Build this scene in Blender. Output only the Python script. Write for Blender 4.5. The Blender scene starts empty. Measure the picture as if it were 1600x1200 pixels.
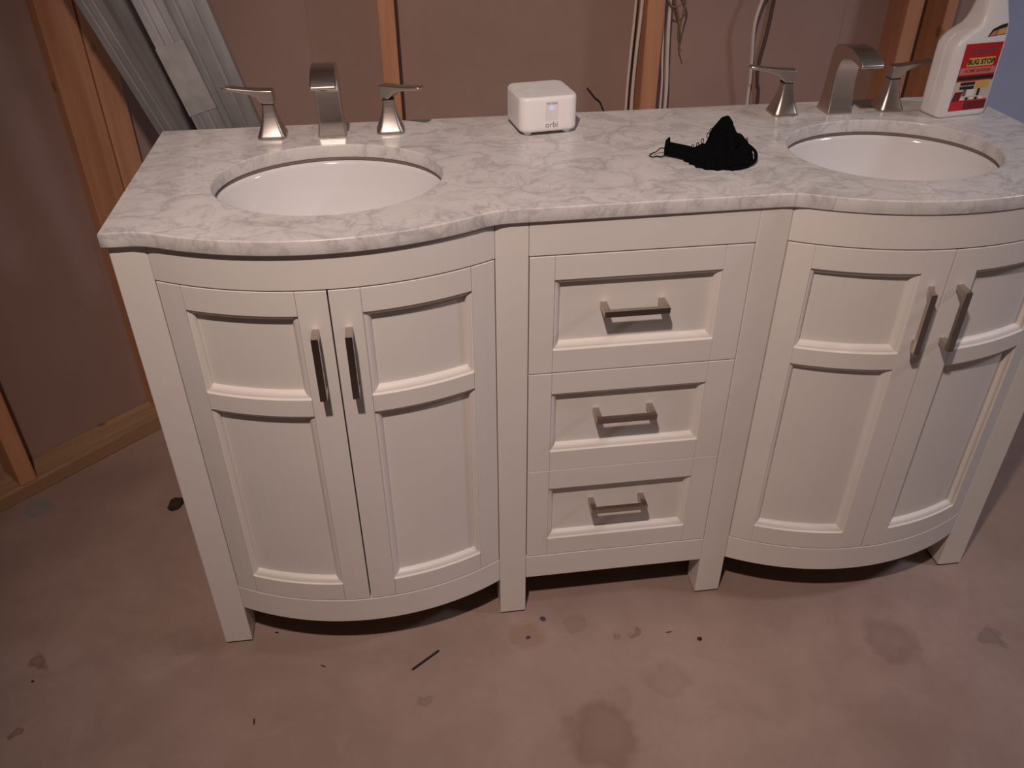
import bpy, bmesh, math, random
from mathutils import Vector, Matrix, noise

random.seed(7)
scene = bpy.context.scene
COL = scene.collection

# ------------------------------------------------------------------ camera
cam_d = bpy.data.cameras.new('camera')
cam = bpy.data.objects.new('camera', cam_d)
COL.objects.link(cam)
cam.location = (-0.3632, -1.1533, 1.3763)
cam.rotation_euler = (0.968, 0.0023, -0.1352)
cam_d.sensor_width = 36.0
cam_d.lens = 36.0 * 1310.4 / 1600.0
cam_d.clip_start = 0.02
scene.camera = cam

# ------------------------------------------------------------------ world, lamps, exposure
world = bpy.data.worlds.new('dim_basement')
scene.world = world
world.use_nodes = True
wb = world.node_tree.nodes['Background']
wb.inputs['Color'].default_value = (1.0, 0.74, 0.66, 1)
wb.inputs['Strength'].default_value = 0.052

def lamp(name, kind, loc, energy, color, target=None, **kw):
    d = bpy.data.lights.new(name, kind)
    d.energy = energy
    d.color = color
    for k, v in kw.items():
        setattr(d, k, v)
    o = bpy.data.objects.new(name, d)
    COL.objects.link(o)
    o.location = loc
    if target is not None:
        o.rotation_euler = (Vector(target) - Vector(loc)).to_track_quat('-Z', 'Y').to_euler()
    return o

# warm ceiling bulb above the photographer; cone narrowed to dim the sides
lamp('ceiling_bulb_offscreen', 'SPOT', (-0.55, -1.13, 2.35), 124.0, (1.0, 0.80, 0.71), (-0.20, 0.05, 0.78),
     spot_size=math.radians(74), spot_blend=1.0, shadow_soft_size=0.035)
# second, cooler ceiling light further along the basement on the right: the studs throw
# their faint second shadows away from it
lamp('cool_ceiling_light_offscreen', 'AREA', (2.26, -0.56, 2.35), 19.0, (0.84, 0.86, 1.0), (2.26, -0.56, 0.0),
     shape='RECTANGLE', size=0.3, size_y=0.3)

vs = scene.view_settings
vs.view_transform = 'Standard'
vs.look = 'None'
vs.exposure = 0.0
vs.gamma = 1.0
vs.use_curve_mapping = False

# ------------------------------------------------------------------ materials
def new_mat(name):
    m = bpy.data.materials.new(name)
    m.use_nodes = True
    nt = m.node_tree
    b = nt.nodes['Principled BSDF']
    return m, nt, b

def N(nt, t, **kw):
    n = nt.nodes.new(t)
    for k, v in kw.items():
        setattr(n, k, v)
    return n

def noise_node(nt, vec, scale, detail=4, rough=0.55, dist=0.0):
    n = N(nt, 'ShaderNodeTexNoise')
    n.inputs['Scale'].default_value = scale
    n.inputs['Detail'].default_value = detail
    n.inputs['Roughness'].default_value = rough
    n.inputs['Distortion'].default_value = dist
    if vec is not None:
        nt.links.new(vec, n.inputs['Vector'])
    return n.outputs['Fac']

def ramp(nt, fac, stops):
    r = N(nt, 'ShaderNodeValToRGB')
    el = r.color_ramp.elements
    while len(el) < len(stops):
        el.new(0.5)
    for e, (p, c) in zip(el, stops):
        e.position = p
        e.color = (c[0], c[1], c[2], 1) if not isinstance(c, (int, float)) else (c, c, c, 1)
    nt.links.new(fac, r.inputs['Fac'])
    return r.outputs['Color']

def mix(nt, fac, a, b):
    m = N(nt, 'ShaderNodeMix', data_type='RGBA')
    if isinstance(fac, (int, float)):
        m.inputs[0].default_value = fac
    else:
        nt.links.new(fac, m.inputs[0])
    for sock, v in ((m.inputs[6], a), (m.inputs[7], b)):
        if isinstance(v, tuple):
            sock.default_value = (v[0], v[1], v[2], 1)
        else:
            nt.links.new(v, sock)
    return m.outputs[2]

def mth(nt, op, a, b=None, clamp=False):
    m = N(nt, 'ShaderNodeMath', operation=op, use_clamp=clamp)
    for i, v in enumerate((a, b)):
        if v is None:
            continue
        if isinstance(v, (int, float)):
            m.inputs[i].default_value = v
        else:
            nt.links.new(v, m.inputs[i])
    return m.outputs[0]

def bump(nt, b, height, strength=0.2, dist=0.002):
    n = N(nt, 'ShaderNodeBump')
    n.inputs['Strength'].default_value = strength
    n.inputs['Distance'].default_value = dist
    nt.links.new(height, n.inputs['Height'])
    nt.links.new(n.outputs['Normal'], b.inputs['Normal'])

def objco(nt):
    return N(nt, 'ShaderNodeTexCoord').outputs['Object']

def mapping(nt, vec, scale=(1, 1, 1), loc=(0, 0, 0)):
    m = N(nt, 'ShaderNodeMapping')
    m.inputs['Scale'].default_value = scale
    m.inputs['Location'].default_value = loc
    nt.links.new(vec, m.inputs['Vector'])
    return m.outputs['Vector']

def simple(name, col, rough=0.5, metal=0.0, vary=0.06, scale=30.0, coat=0.0, spec=0.5):
    m, nt, b = new_mat(name)
    f = noise_node(nt, objco(nt), scale, 3)
    lo = tuple(c * (1 - vary) for c in col)
    hi = tuple(min(1, c * (1 + vary)) for c in col)
    nt.links.new(ramp(nt, f, [(0.3, lo), (0.7, hi)]), b.inputs['Base Color'])
    b.inputs['Roughness'].default_value = rough
    b.inputs['Metallic'].default_value = metal
    b.inputs['Coat Weight'].default_value = coat
    b.inputs['Specular IOR Level'].default_value = spec
    return m

def make_marble():
    m, nt, b = new_mat('carrara_marble')
    co = objco(nt)
    warp = N(nt, 'ShaderNodeTexNoise')
    warp.inputs['Scale'].default_value = 6.0
    warp.inputs['Detail'].default_value = 5
    nt.links.new(co, warp.inputs['Vector'])
    add = N(nt, 'ShaderNodeVectorMath', operation='MULTIPLY_ADD')
    nt.links.new(warp.outputs['Color'], add.inputs[0])
    add.inputs[1].default_value = (0.16, 0.16, 0.16)
    nt.links.new(co, add.inputs[2])
    wv = add.outputs[0]
    patch = noise_node(nt, mapping(nt, wv, (1.0, 1.7, 1.0)), 20, 6, 0.62, 0.6)
    v1 = mth(nt, 'ABSOLUTE', mth(nt, 'SUBTRACT', noise_node(nt, mapping(nt, wv, (1.0, 1.5, 1.0), (3, 1, 0)), 8.0, 5, 0.55), 0.5))
    v2 = mth(nt, 'ABSOLUTE', mth(nt, 'SUBTRACT', noise_node(nt, mapping(nt, wv, (1.3, 1.0, 1.0), (7, 2, 5)), 19.0, 4, 0.5), 0.5))
    base = ramp(nt, patch, [(0.30, (0.50, 0.485, 0.475)), (0.40, (0.61, 0.59, 0.575)), (0.52, (0.69, 0.665, 0.645)), (0.72, (0.73, 0.70, 0.68))])
    vein1 = ramp(nt, v1, [(0.0, 0.55), (0.010, 0.28), (0.035, 0.0)])
    vein2 = ramp(nt, v2, [(0.0, 0.32), (0.010, 0.16), (0.03, 0.0)])
    c = mix(nt, vein1, base, (0.36, 0.355, 0.36))
    c = mix(nt, vein2, c, (0.38, 0.375, 0.38))
    nt.links.new(c, b.inputs['Base Color'])
    b.inputs['Roughness'].default_value = 0.22
    b.inputs['Specular IOR Level'].default_value = 0.4
    return m

def make_wood(name, dark, light, along='z', rough=0.7, scale=1.0):
    m, nt, b = new_mat(name)
    sc = {'x': (1.5, 40, 40), 'z': (40, 40, 1.5)}[along]
    co = mapping(nt, objco(nt), tuple(s * scale for s in sc))
    g = noise_node(nt, co, 1.0, 5, 0.6, 0.8)
    big = noise_node(nt, objco(nt), 3.0, 2)
    c = ramp(nt, g, [(0.3, dark), (0.7, light)])
    c = mix(nt, ramp(nt, big, [(0.35, 0.0), (0.7, 0.45)]), c, tuple(d * 0.8 for d in dark))
    # knots
    v = N(nt, 'ShaderNodeTexVoronoi')
    v.inputs['Scale'].default_value = 7.0
    nt.links.new(mapping(nt, objco(nt), (1, 1, 0.8)), v.inputs['Vector'])
    k = ramp(nt, v.outputs['Distance'], [(0.05, 0.75), (0.10, 0.0)])
    c = mix(nt, k, c, tuple(d * 0.45 for d in dark))
    nt.links.new(c, b.inputs['Base Color'])
    b.inputs['Roughness'].default_value = rough
    bump(nt, b, g, 0.15, 0.001)
    return m

def make_drywall(name, a, c):
    m, nt, b = new_mat(name)
    co = objco(nt)
    f = noise_node(nt, co, 3.0, 5, 0.6)
    s = noise_node(nt, mapping(nt, co, (1, 1, 0.35)), 12.0, 3, 0.5)
    col = ramp(nt, f, [(0.3, a), (0.7, c)])
    col = mix(nt, ramp(nt, s, [(0.62, 0.0), (0.75, 0.35)]), col, tuple(x * 1.12 for x in c))
    g = noise_node(nt, co, 22.0, 3, 0.6)
    col = mix(nt, ramp(nt, g, [(0.66, 0.0), (0.74, 0.22)]), col, tuple(x * 0.72 for x in a))
    nt.links.new(col, b.inputs['Base Color'])
    b.inputs['Roughness'].default_value = 0.9
    b.inputs['Specular IOR Level'].default_value = 0.2
    bump(nt, b, noise_node(nt, co, 220, 2), 0.08, 0.001)
    return m

def make_concrete():
    m, nt, b = new_mat('stained_concrete')
    co = N(nt, 'ShaderNodeNewGeometry').outputs['Position']
    big = noise_node(nt, co, 2.2, 6, 0.6, 0.4)
    mid = noise_node(nt, co, 9.0, 6, 0.65, 0.6)
    fine = noise_node(nt, co, 120.0, 3, 0.6)
    c = ramp(nt, big, [(0.32, (0.284, 0.193, 0.157)), (0.52, (0.352, 0.246, 0.205)), (0.72, (0.405, 0.289, 0.243))])
    c = mix(nt, ramp(nt, mid, [(0.48, 0.0), (0.68, 0.35)]), c, (0.267, 0.179, 0.144))
    c = mix(nt, ramp(nt, mid, [(0.30, 0.35), (0.42, 0.0)]), c, (0.429, 0.321, 0.275))
    c = mix(nt, ramp(nt, fine, [(0.58, 0.0), (0.75, 0.25)]), c, (0.24, 0.19, 0.17))
    # thin trowel marks and hairlines
    ln = mth(nt, 'ABSOLUTE', mth(nt, 'SUBTRACT', noise_node(nt, co, 1.6, 4, 0.5, 0.9), 0.5))
    c = mix(nt, ramp(nt, ln, [(0.0, 0.14), (0.010, 0.0)]), c, (0.25, 0.195, 0.17))
    # individual stains: x, y, radius, colour, strength
    stains = [(-0.085, -0.300, 0.062, (0.22, 0.125, 0.09), 0.62), (-0.045, -0.235, 0.035, (0.26, 0.17, 0.13), 0.35),
              (0.53, -0.175, 0.050, (0.20, 0.13, 0.11), 0.45), (0.06, -0.20, 0.040, (0.24, 0.16, 0.13), 0.35),
              (-1.149, 0.010, 0.018, (0.16, 0.08, 0.05), 0.65), (-1.138, -0.151, 0.010, (0.14, 0.08, 0.06), 0.7),
              (-0.186, -0.060, 0.030, (0.26, 0.15, 0.09), 0.40), (-0.09, -0.05, 0.024, (0.22, 0.15, 0.11), 0.40),
              (0.03, -0.085, 0.009, (0.18, 0.11, 0.08), 0.7), (-0.012, -0.085, 0.010, (0.18, 0.11, 0.08), 0.6),
              (-1.290, 0.470, 0.030, (0.12, 0.20, 0.22), 0.5), (-0.40, -0.185, 0.016, (0.20, 0.14, 0.12), 0.6),
              (0.735, -0.19, 0.022, (0.14, 0.11, 0.11), 0.5), (-0.87, 0.02, 0.035, (0.24, 0.17, 0.14), 0.3),
              (0.33, -0.11, 0.030, (0.27, 0.19, 0.16), 0.3), (0.66, -0.06, 0.05, (0.28, 0.21, 0.19), 0.35)]
    wn = N(nt, 'ShaderNodeTexNoise')
    wn.inputs['Scale'].default_value = 22.0
    wn.inputs['Detail'].default_value = 4
    nt.links.new(co, wn.inputs['Vector'])
    va = N(nt, 'ShaderNodeVectorMath', operation='MULTIPLY_ADD')
    nt.links.new(wn.outputs['Color'], va.inputs[0])
    va.inputs[1].default_value = (0.07, 0.07, 0.0)
    nt.links.new(co, va.inputs[2])
    for x, y, r, colr, st in stains:
        d = N(nt, 'ShaderNodeVectorMath', operation='DISTANCE')
        nt.links.new(va.outputs[0], d.inputs[0])
        d.inputs[1].default_value = (x + 0.035, y + 0.035, 0.0)
        f = ramp(nt, mth(nt, 'DIVIDE', d.outputs['Value'], r * 2), [(0.20, st * 0.7), (0.42, st), (0.62, 0.0)])
        c = mix(nt, f, c, colr)
    nt.links.new(c, b.inputs['Base Color'])
    b.inputs['Roughness'].default_value = 0.68
    b.inputs['Specular IOR Level'].default_value = 0.35
    bump(nt, b, mid, 0.08, 0.003)
    return m

def make_galvanized(name='galvanized_steel', k=1.0):
    m, nt, b = new_mat(name)
    co = objco(nt)
    f = noise_node(nt, mapping(nt, co, (14, 14, 2.0)), 1.0, 5, 0.6, 0.5)
    nt.links.new(ramp(nt, f, [(0.3, (0.28 * k, 0.27 * k, 0.275 * k)), (0.7, (0.66 * k, 0.65 * k, 0.66 * k))]), b.inputs['Base Color'])
    b.inputs['Metallic'].default_value = 0.75
    b.inputs['Roughness'].default_value = 0.46
    nt.links.new(ramp(nt, f, [(0.3, 0.38), (0.7, 0.55)]), b.inputs['Roughness'])
    return m

def make_nickel(name, col, rough):
    m, nt, b = new_mat(name)
    co = objco(nt)
    f = noise_node(nt, mapping(nt, co, (20, 20, 900)), 1.0, 2)
    nt.links.new(ramp(nt, f, [(0.3, tuple(c * .93 for c in col)), (0.7, col)]), b.inputs['Base Color'])
    b.inputs['Metallic'].default_value = 1.0
    nt.links.new(ramp(nt, f, [(0.2, rough * 0.9), (0.8, rough * 1.15)]), b.inputs['Roughness'])
    return m

M = {}
M['paint'] = simple('white_cabinet_paint', (0.77, 0.725, 0.685), 0.42, vary=0.02, scale=8)
M['inside'] = simple('cabinet_inside_board', (0.40, 0.33, 0.27), 0.7)
M['joint'] = simple('brown_grey_joint', (0.20, 0.15, 0.135), 0.8)
M['cable_shadow'] = simple('cable_shadow_brown', (0.10, 0.065, 0.055), 0.6)  # shadow tone for the strand beside the loose white cable
M['matte_black'] = simple('black_matte', (0.02, 0.018, 0.018), 0.9)
M['marble'] = make_marble()
M['porcelain'] = simple('white_porcelain', (0.74, 0.725, 0.725), 0.10, vary=0.01, coat=0.4)
M['nickel'] = make_nickel('brushed_nickel', (0.62, 0.55, 0.50), 0.36)
M['bar'] = make_nickel('satin_nickel_pull', (0.52, 0.46, 0.41), 0.24)
M['drain'] = make_nickel('chrome_drain', (0.6, 0.58, 0.56), 0.18)
M['stud'] = make_wood('stud_pine', (0.50, 0.225, 0.120), (0.68, 0.345, 0.195))
M['plate'] = make_wood('plate_pine', (0.30, 0.175, 0.095), (0.46, 0.29, 0.165), along='x')
M['dry_a'] = make_drywall('drywall_back_paper', (0.348, 0.232, 0.194), (0.393, 0.267, 0.224))
M['blue'] = simple('blue_wall', (0.66, 0.70, 0.93), 0.7, vary=0.04, scale=5)
M['concrete'] = make_concrete()
M['galv'] = make_galvanized()
M['galv_lighter'] = simple('lighter_galvanized', (0.40, 0.39, 0.385), 0.5, metal=0.45, vary=0.12, scale=40)
M['cable'] = simple('white_cable_jacket', (0.72, 0.64, 0.58), 0.45)
M['router'] = simple('white_plastic', (0.86, 0.84, 0.83), 0.35, vary=0.01)
M['router_top'] = simple('white_plastic_top', (0.80, 0.78, 0.77), 0.45, vary=0.05, scale=60)
M['grey_print'] = simple('grey_print', (0.32, 0.28, 0.28), 0.6)
M['jug'] = simple('white_jug_plastic', (0.80, 0.77, 0.75), 0.38, vary=0.015)
M['label_red'] = simple('red_label', (0.52, 0.020, 0.028), 0.4, vary=0.08)
M['label_dark'] = simple('black_print', (0.025, 0.015, 0.015), 0.5)
M['label_maroon'] = simple('maroon_print', (0.16, 0.01, 0.012), 0.5)
M['label_pink'] = simple('pale_red_print', (0.60, 0.20, 0.18), 0.5)
M['label_yellow'] = simple('yellow_print', (0.66, 0.40, 0.12), 0.5)
M['label_cream'] = simple('cream_print', (0.62, 0.50, 0.42), 0.5)
M['label_white'] = simple('white_print', (0.75, 0.72, 0.72), 0.5)
M['label_grey'] = simple('dark_grey_print', (0.16, 0.11, 0.10), 0.5)
M['black_cloth'] = simple('black_lace_fabric', (0.0025, 0.0025, 0.0035), 0.95, vary=0.3, scale=200, spec=0.08)
M['twine'] = simple('brown_twine', (0.23, 0.145, 0.085), 0.9)
M['black_bit'] = simple('black_debris', (0.012, 0.011, 0.013), 0.7)
M['brown_bit'] = simple('brown_debris', (0.035, 0.017, 0.012), 0.9)
M['blue_bit'] = simple('slate_debris', (0.05, 0.055, 0.07), 0.8)
M['wire'] = simple('dark_wire', (0.02, 0.017, 0.016), 0.5)
m_, nt_, b_ = new_mat('status_light_blue')
b_.inputs['Base Color'].default_value = (0.6, 0.6, 0.95, 1)
b_.inputs['Emission Color'].default_value = (0.55, 0.55, 1.0, 1)
b_.inputs['Emission Strength'].default_value = 0.30
M['led'] = m_

# ------------------------------------------------------------------ mesh helpers
def link(name, me, mat, parent=None, loc=(0, 0, 0), rotz=0.0, smooth=False):
    o = bpy.data.objects.new(name, me)
    COL.objects.link(o)
    if mat is not None:
        me.materials.clear()
        me.materials.append(M[mat] if isinstance(mat, str) else mat)
    if smooth:
        for p in me.polygons:
            p.use_smooth = True
    o.parent = parent
    o.location = loc
    o.rotation_euler = (0, 0, rotz)
    return o

def mesh_of(bm, name='mesh'):
    bmesh.ops.recalc_face_normals(bm, faces=bm.faces)
    me = bpy.data.meshes.new(name)
    bm.to_mesh(me)
    bm.free()
    return me

def pyd(verts, faces):
    me = bpy.data.meshes.new('mesh')
    me.from_pydata(verts, [], faces)
    bm = bmesh.new()
    bm.from_mesh(me)
    bmesh.ops.recalc_face_normals(bm, faces=bm.faces)
    bm.to_mesh(me)
    bm.free()
    return me

def bevel(o, w=0.0012, seg=2, ang=40):
    md = o.modifiers.new('bevel', 'BEVEL')
    md.width = w
    md.segments = seg
    md.limit_method = 'ANGLE'
    md.angle_limit = math.radians(ang)
    return o

def box_me(x0, x1, y0, y1, z0, z1):
    v = [(x, y, z) for x in (x0, x1) for y in (y0, y1) for z in (z0, z1)]
    f = [(0, 1, 3, 2), (4, 6, 7, 5), (0, 4, 5, 1), (2, 3, 7, 6), (0, 2, 6, 4), (1, 5, 7, 3)]
    return pyd(v, f)

def tag(o, label, cat, group=None, kind=None):
    if label:
        o['label'] = label
    if cat:
        o['category'] = cat
    if group:
        o['group'] = group
    if kind:
        o['kind'] = kind
    return o

def thing(name, label, cat, loc=(0, 0, 0), rotz=0.0, group=None):
    o = bpy.data.objects.new(name, None)
    o.empty_display_size = 0.05
    COL.objects.link(o)
    o.location = loc
    o.rotation_euler = (0, 0, rotz)
    return tag(o, label, cat, group)

def sweep(points, r, sides=8, closed=False, flat=1.0, up=(0, 0, 1), radii=None):
    """tube along points"""
    pts = [Vector(p) for p in points]
    n = len(pts)
    verts, faces = [], []
    upv = Vector(up)
    for i, p in enumerate(pts):
        a = pts[(i - 1) % n] if (closed or i > 0) else p
        c = pts[(i + 1) % n] if (closed or i < n - 1) else p
        t = (c - a).normalized()
        s = t.cross(upv)
        if s.length < 1e-4:
            s = t.cross(Vector((1, 0, 0)))
        s.normalize()
        u = s.cross(t).normalized()
        rr = radii[i] if radii else r
        for k in range(sides):
            an = 2 * math.pi * k / sides
            verts.append(p + s * math.cos(an) * rr + u * math.sin(an) * rr * flat)
    m = n if closed else n - 1
    for i in range(m):
        j = (i + 1) % n
        for k in range(sides):
            k2 = (k + 1) % sides
            faces.append((i * sides + k, i * sides + k2, j * sides + k2, j * sides + k))
    if not closed:
        faces.append(tuple(range(sides)))
        faces.append(tuple((n - 1) * sides + k for k in range(sides)))
    return pyd(verts, faces)

def spline(pts, n=8):
    """Catmull-Rom through pts"""
    P = [Vector(p) for p in pts]
    P = [P[0] * 2 - P[1]] + P + [P[-1] * 2 - P[-2]]
    out = []
    for i in range(1, len(P) - 2):
        for k in range(n):
            t = k / n
            a, b, c, d = P[i - 1], P[i], P[i + 1], P[i + 2]
            out.append(0.5 * ((2 * b) + (c - a) * t + (2 * a - 5 * b + 4 * c - d) * t * t + (3 * b - a - 3 * c + d) * t ** 3))
    out.append(P[-2])
    return out

def text_me(body, size, extrude=0.0002, bold=0.0):
    cu = bpy.data.curves.new('txt', 'FONT')
    cu.body = body
    cu.size = size
    cu.extrude = extrude
    cu.offset = bold
    cu.align_x = 'CENTER'
    cu.align_y = 'CENTER'
    cu.resolution_u = 3
    o = bpy.data.objects.new('txt', cu)
    COL.objects.link(o)
    dg = bpy.context.evaluated_depsgraph_get()
    dg.update()
    me = bpy.data.meshes.new_from_object(o.evaluated_get(dg))
    bpy.data.objects.remove(o)
    bpy.data.curves.remove(cu)
    return me

# ------------------------------------------------------------------ the setting
floor = link('floor', box_me(-3.0, 4.5, -3.2, 3.2, -0.12, 0.0), 'concrete')
tag(floor, 'brown-grey stained concrete basement floor', None, kind='structure')

# back wall: bare studs with the back of drywall sheets behind them
YD, YS = 0.99, 0.90            # drywall face, stud face
wall_back = bpy.data.objects.new('wall_back', None)
COL.objects.link(wall_back)
wall_back.location = (0, YD, 0)
tag(wall_back, 'open stud wall behind the vanity with brown drywall backs between the studs', None, kind='structure')
seams = [(-0.965, -0.555, 'dry_a'), (-0.555, -0.372, 'dry_a'), (-0.372, 0.111, 'dry_a'), (0.111, 0.255, 'dry_a'), (0.255, 0.575, 'dry_a'),
         (0.575, 0.775, 'dry_a'), (0.775, 1.16, 'dry_a')]
for i, (a, b, mt) in enumerate(seams):
    dy = 0.0006 if i % 2 else 0.0
    link('drywall_panel', box_me(a + 0.0001, b - 0.0001, dy, 0.0127, 0.0, 2.4), mt, wall_back)
stud_me = {}
def stud(parent, name, x0, x1, y0, y1, z0, z1, mat, lean=0.0):
    o = link(name, box_me(x0, x1, y0, y1, z0, z1), mat, parent)
    bevel(o, 0.003, 2)
    return o
for x0, x1, mt in ((-0.391, -0.352, 'stud'), (0.236, 0.278, 'stud'), (0.889, 0.930, 'stud'), (0.992, 1.020, 'stud')):
    stud(wall_back, 'stud', x0, x1, YS - YD, -0.0002, 0.0395, 2.36, mt)
stud(wall_back, 'bottom_plate', -0.86, 1.16, YS - YD, -0.0002, 0.0, 0.0392, 'plate')

# left wall, meeting the back wall at an angle
ang = math.atan2(0.678, 0.735)
wall_left = bpy.data.objects.new('wall_left', None)
COL.objects.link(wall_left)
wall_left.location = (-1.066, 0.743, 0)      # a point on the front edge of its bottom plate
wall_left.rotation_euler = (0, 0, ang)
tag(wall_left, 'angled stud wall beside the vanity with drywall behind its studs', None, kind='structure')
bevel(link('drywall_panel', box_me(-1.30, 0.276, 0.0925, 0.105, 0.0, 2.4), 'dry_a', wall_left), 0.001)
stud(wall_left, 'bottom_plate', -1.30, 0.186, 0.0, 0.092, 0.0, 0.038, 'plate')
for x0, x1, y0, mt in ((-0.352, -0.313, 0.0, 'stud'), (0.0320, 0.110, 0.053, 'stud'), (0.1135, 0.172, 0.055, 'stud')):
    stud(wall_left, 'stud', x0, x1, y0, 0.092, 0.0385, 2.36, mt)

# blue wall beyond the end of the stud wall
wall_right = link('wall_right', box_me(0.0, 3.0, 0.0, 0.1, 0, 2.4), 'blue', loc=(1.02, 1.75, 0))
tag(wall_right, 'blue wall beyond the end of the stud wall', None, kind='structure')

# ------------------------------------------------------------------ vanity cabinet
A_, S_, M_, H_ = 0.7854, 0.0521, 0.2335, 0.867
CX, SAG, R0 = 0.4835, 0.065, 0.513
HALF = 0.25
def bow(x):
    dx = abs(x) - CX
    if abs(dx) >= HALF:
        return 0.0
    return -(math.sqrt(R0 * R0 - dx * dx) - (R0 - SAG))
def flat(x):
    return 0.0

def cbox(x0, x1, z0, z1, d0, d1, fn=bow, n=None):
    """board following the bowed front: front at depth d0, back at depth d1"""
    if n is None:
        n = 1 if fn is flat else max(2, int(abs(x1 - x0) / 0.018))
    v, f = [], []
    for i in range(n + 1):
        x = x0 + (x1 - x0) * i / n
        y = fn(x)
        v += [(x, y + d0, z0), (x, y + d1, z0), (x, y + d1, z1), (x, y + d0, z1)]
    for i in range(n):
        a, b = i * 4, i * 4 + 4
        for k in range(4):
            k2 = (k + 1) % 4
            f.append((a + k, b + k, b + k2, a + k2))
    f.append((0, 1, 2, 3))
    f.append((n * 4, n * 4 + 1, n * 4 + 2, n * 4 + 3))
    return pyd(v, f)

PROF = [(0.0, 0.0012), (0.0, 0.0030), (0.0018, 0.0042), (0.0045, 0.0050), (0.0075, 0.0072), (0.0098, 0.0105), (0.0108, 0.0135), (0.0108, 0.0165)]
def moulding(x0, x1, z0, z1, fn=bow):
    """cove moulding ring around the inside of a frame opening"""
    n = 1 if fn is flat else max(2, int(abs(x1 - x0) / 0.015))
    v, f = [], []
    cnt = 2 * (n + 1)
    for ins, dep in PROF:
        a, b, c, d = x0 + ins, x1 - ins, z0 + ins, z1 - ins
        ring = [(a + (b - a) * i / n, c) for i in range(n + 1)] + [(b - (b - a) * i / n, d) for i in range(n + 1)]
        v += [(x, fn(x) + dep, z) for x, z in ring]
    for k in range(len(PROF) - 1):
        for i in range(cnt):
            j = (i + 1) % cnt
            f.append((k * cnt + i, k * cnt + j, (k + 1) * cnt + j, (k + 1) * cnt + i))
    me = pyd(v, f)
    return me

vanity = thing('vanity_cabinet', 'white double vanity cabinet with two bowed door fronts and a stack of drawers', 'cabinet')

def vpart(name, me, mat='paint', parent=None, bv=0.0012, smooth=False):
    o = link(name, me, mat, parent or vanity)
    if bv:
        bevel(o, bv)
    return o

FT = 0.004  # height of the thin black slab under each post
for x0 in (-A_, -M_, M_ - S_, A_ - S_):
    p = vpart('post', box_me(x0, x0 + S_, 0.0, 0.052, FT, H_), bv=0.0018)
    vpart('dark_base', box_me(x0 + 0.002, x0 + S_ - 0.002, 0.002, 0.050, 0.0, FT), 'matte_black', p, 0)
for x0 in (-A_, A_ - S_):
    p = vpart('back_post', box_me(x0, x0 + S_, 0.385, 0.437, FT, H_), bv=0.0018)
    vpart('dark_base', box_me(x0 + 0.002, x0 + S_ - 0.002, 0.387, 0.435, 0.0, FT), 'matte_black', p, 0)
for sx in (-1, 1):
    a, b = sorted((sx * (A_ - 0.006), sx * (A_ - 0.024)))
    vpart('side_panel', box_me(a, b, 0.0522, 0.3848, 0.10, H_))
vpart('back_panel', box_me(-A_ + S_ + .0004, A_ - S_ - .0004, 0.42, 0.432, 0.10, H_), 'inside')
# bottom board follows the bows
def bottom_board():
    xs = [-A_ + 0.026] + [-A_ + S_ + (0.5 * i / 24) for i in range(25)] + [M_ + (0.5 * i / 24) for i in range(25)] + [A_ - 0.026]
    v, f = [], []
    for x in xs:
        y = bow(x) + 0.022 if abs(abs(x) - CX) < 0.2505 else 0.054
        if abs(x) < M_ + .0001 or abs(x) > A_ - S_ - .0001:
            y = 0.054
        v += [(x, y, .135), (x, .418, .135), (x, .418, .150), (x, y, .150)]
    for i in range(len(xs) - 1):
        for k in range(4):
            f.append((i * 4 + k, i * 4 + 4 + k, i * 4 + 4 + (k + 1) % 4, i * 4 + (k + 1) % 4))
    f += [(0, 1, 2, 3), tuple(len(xs) * 4 - 4 + k for k in range(4))]
    return pyd(v, f)
vpart('bottom_board', bottom_board(), 'inside', bv=0)
ZB0, ZB1, ZD0, ZD1 = 0.101, 0.159, 0.161, 0.8072
for sx in (-1, 1):
    a, b = (-A_ + S_, -M_) if sx < 0 else (M_, A_ - S_)
    vpart('apron', cbox(a + .0004, b - .0004, 0.8092, H_, 0, 0.022))
    vpart('bottom_rail', cbox(a + .0004, b - .0004, ZB0, ZB1, 0, 0.022))
vpart('apron', cbox(-M_ + S_ + .0004, M_ - S_ - .0004, 0.8092, H_, 0, 0.022, flat))
vpart('bottom_rail', cbox(-M_ + S_ + .0004, M_ - S_ - .0004, ZB0, ZB1, 0, 0.022, flat))

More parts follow.
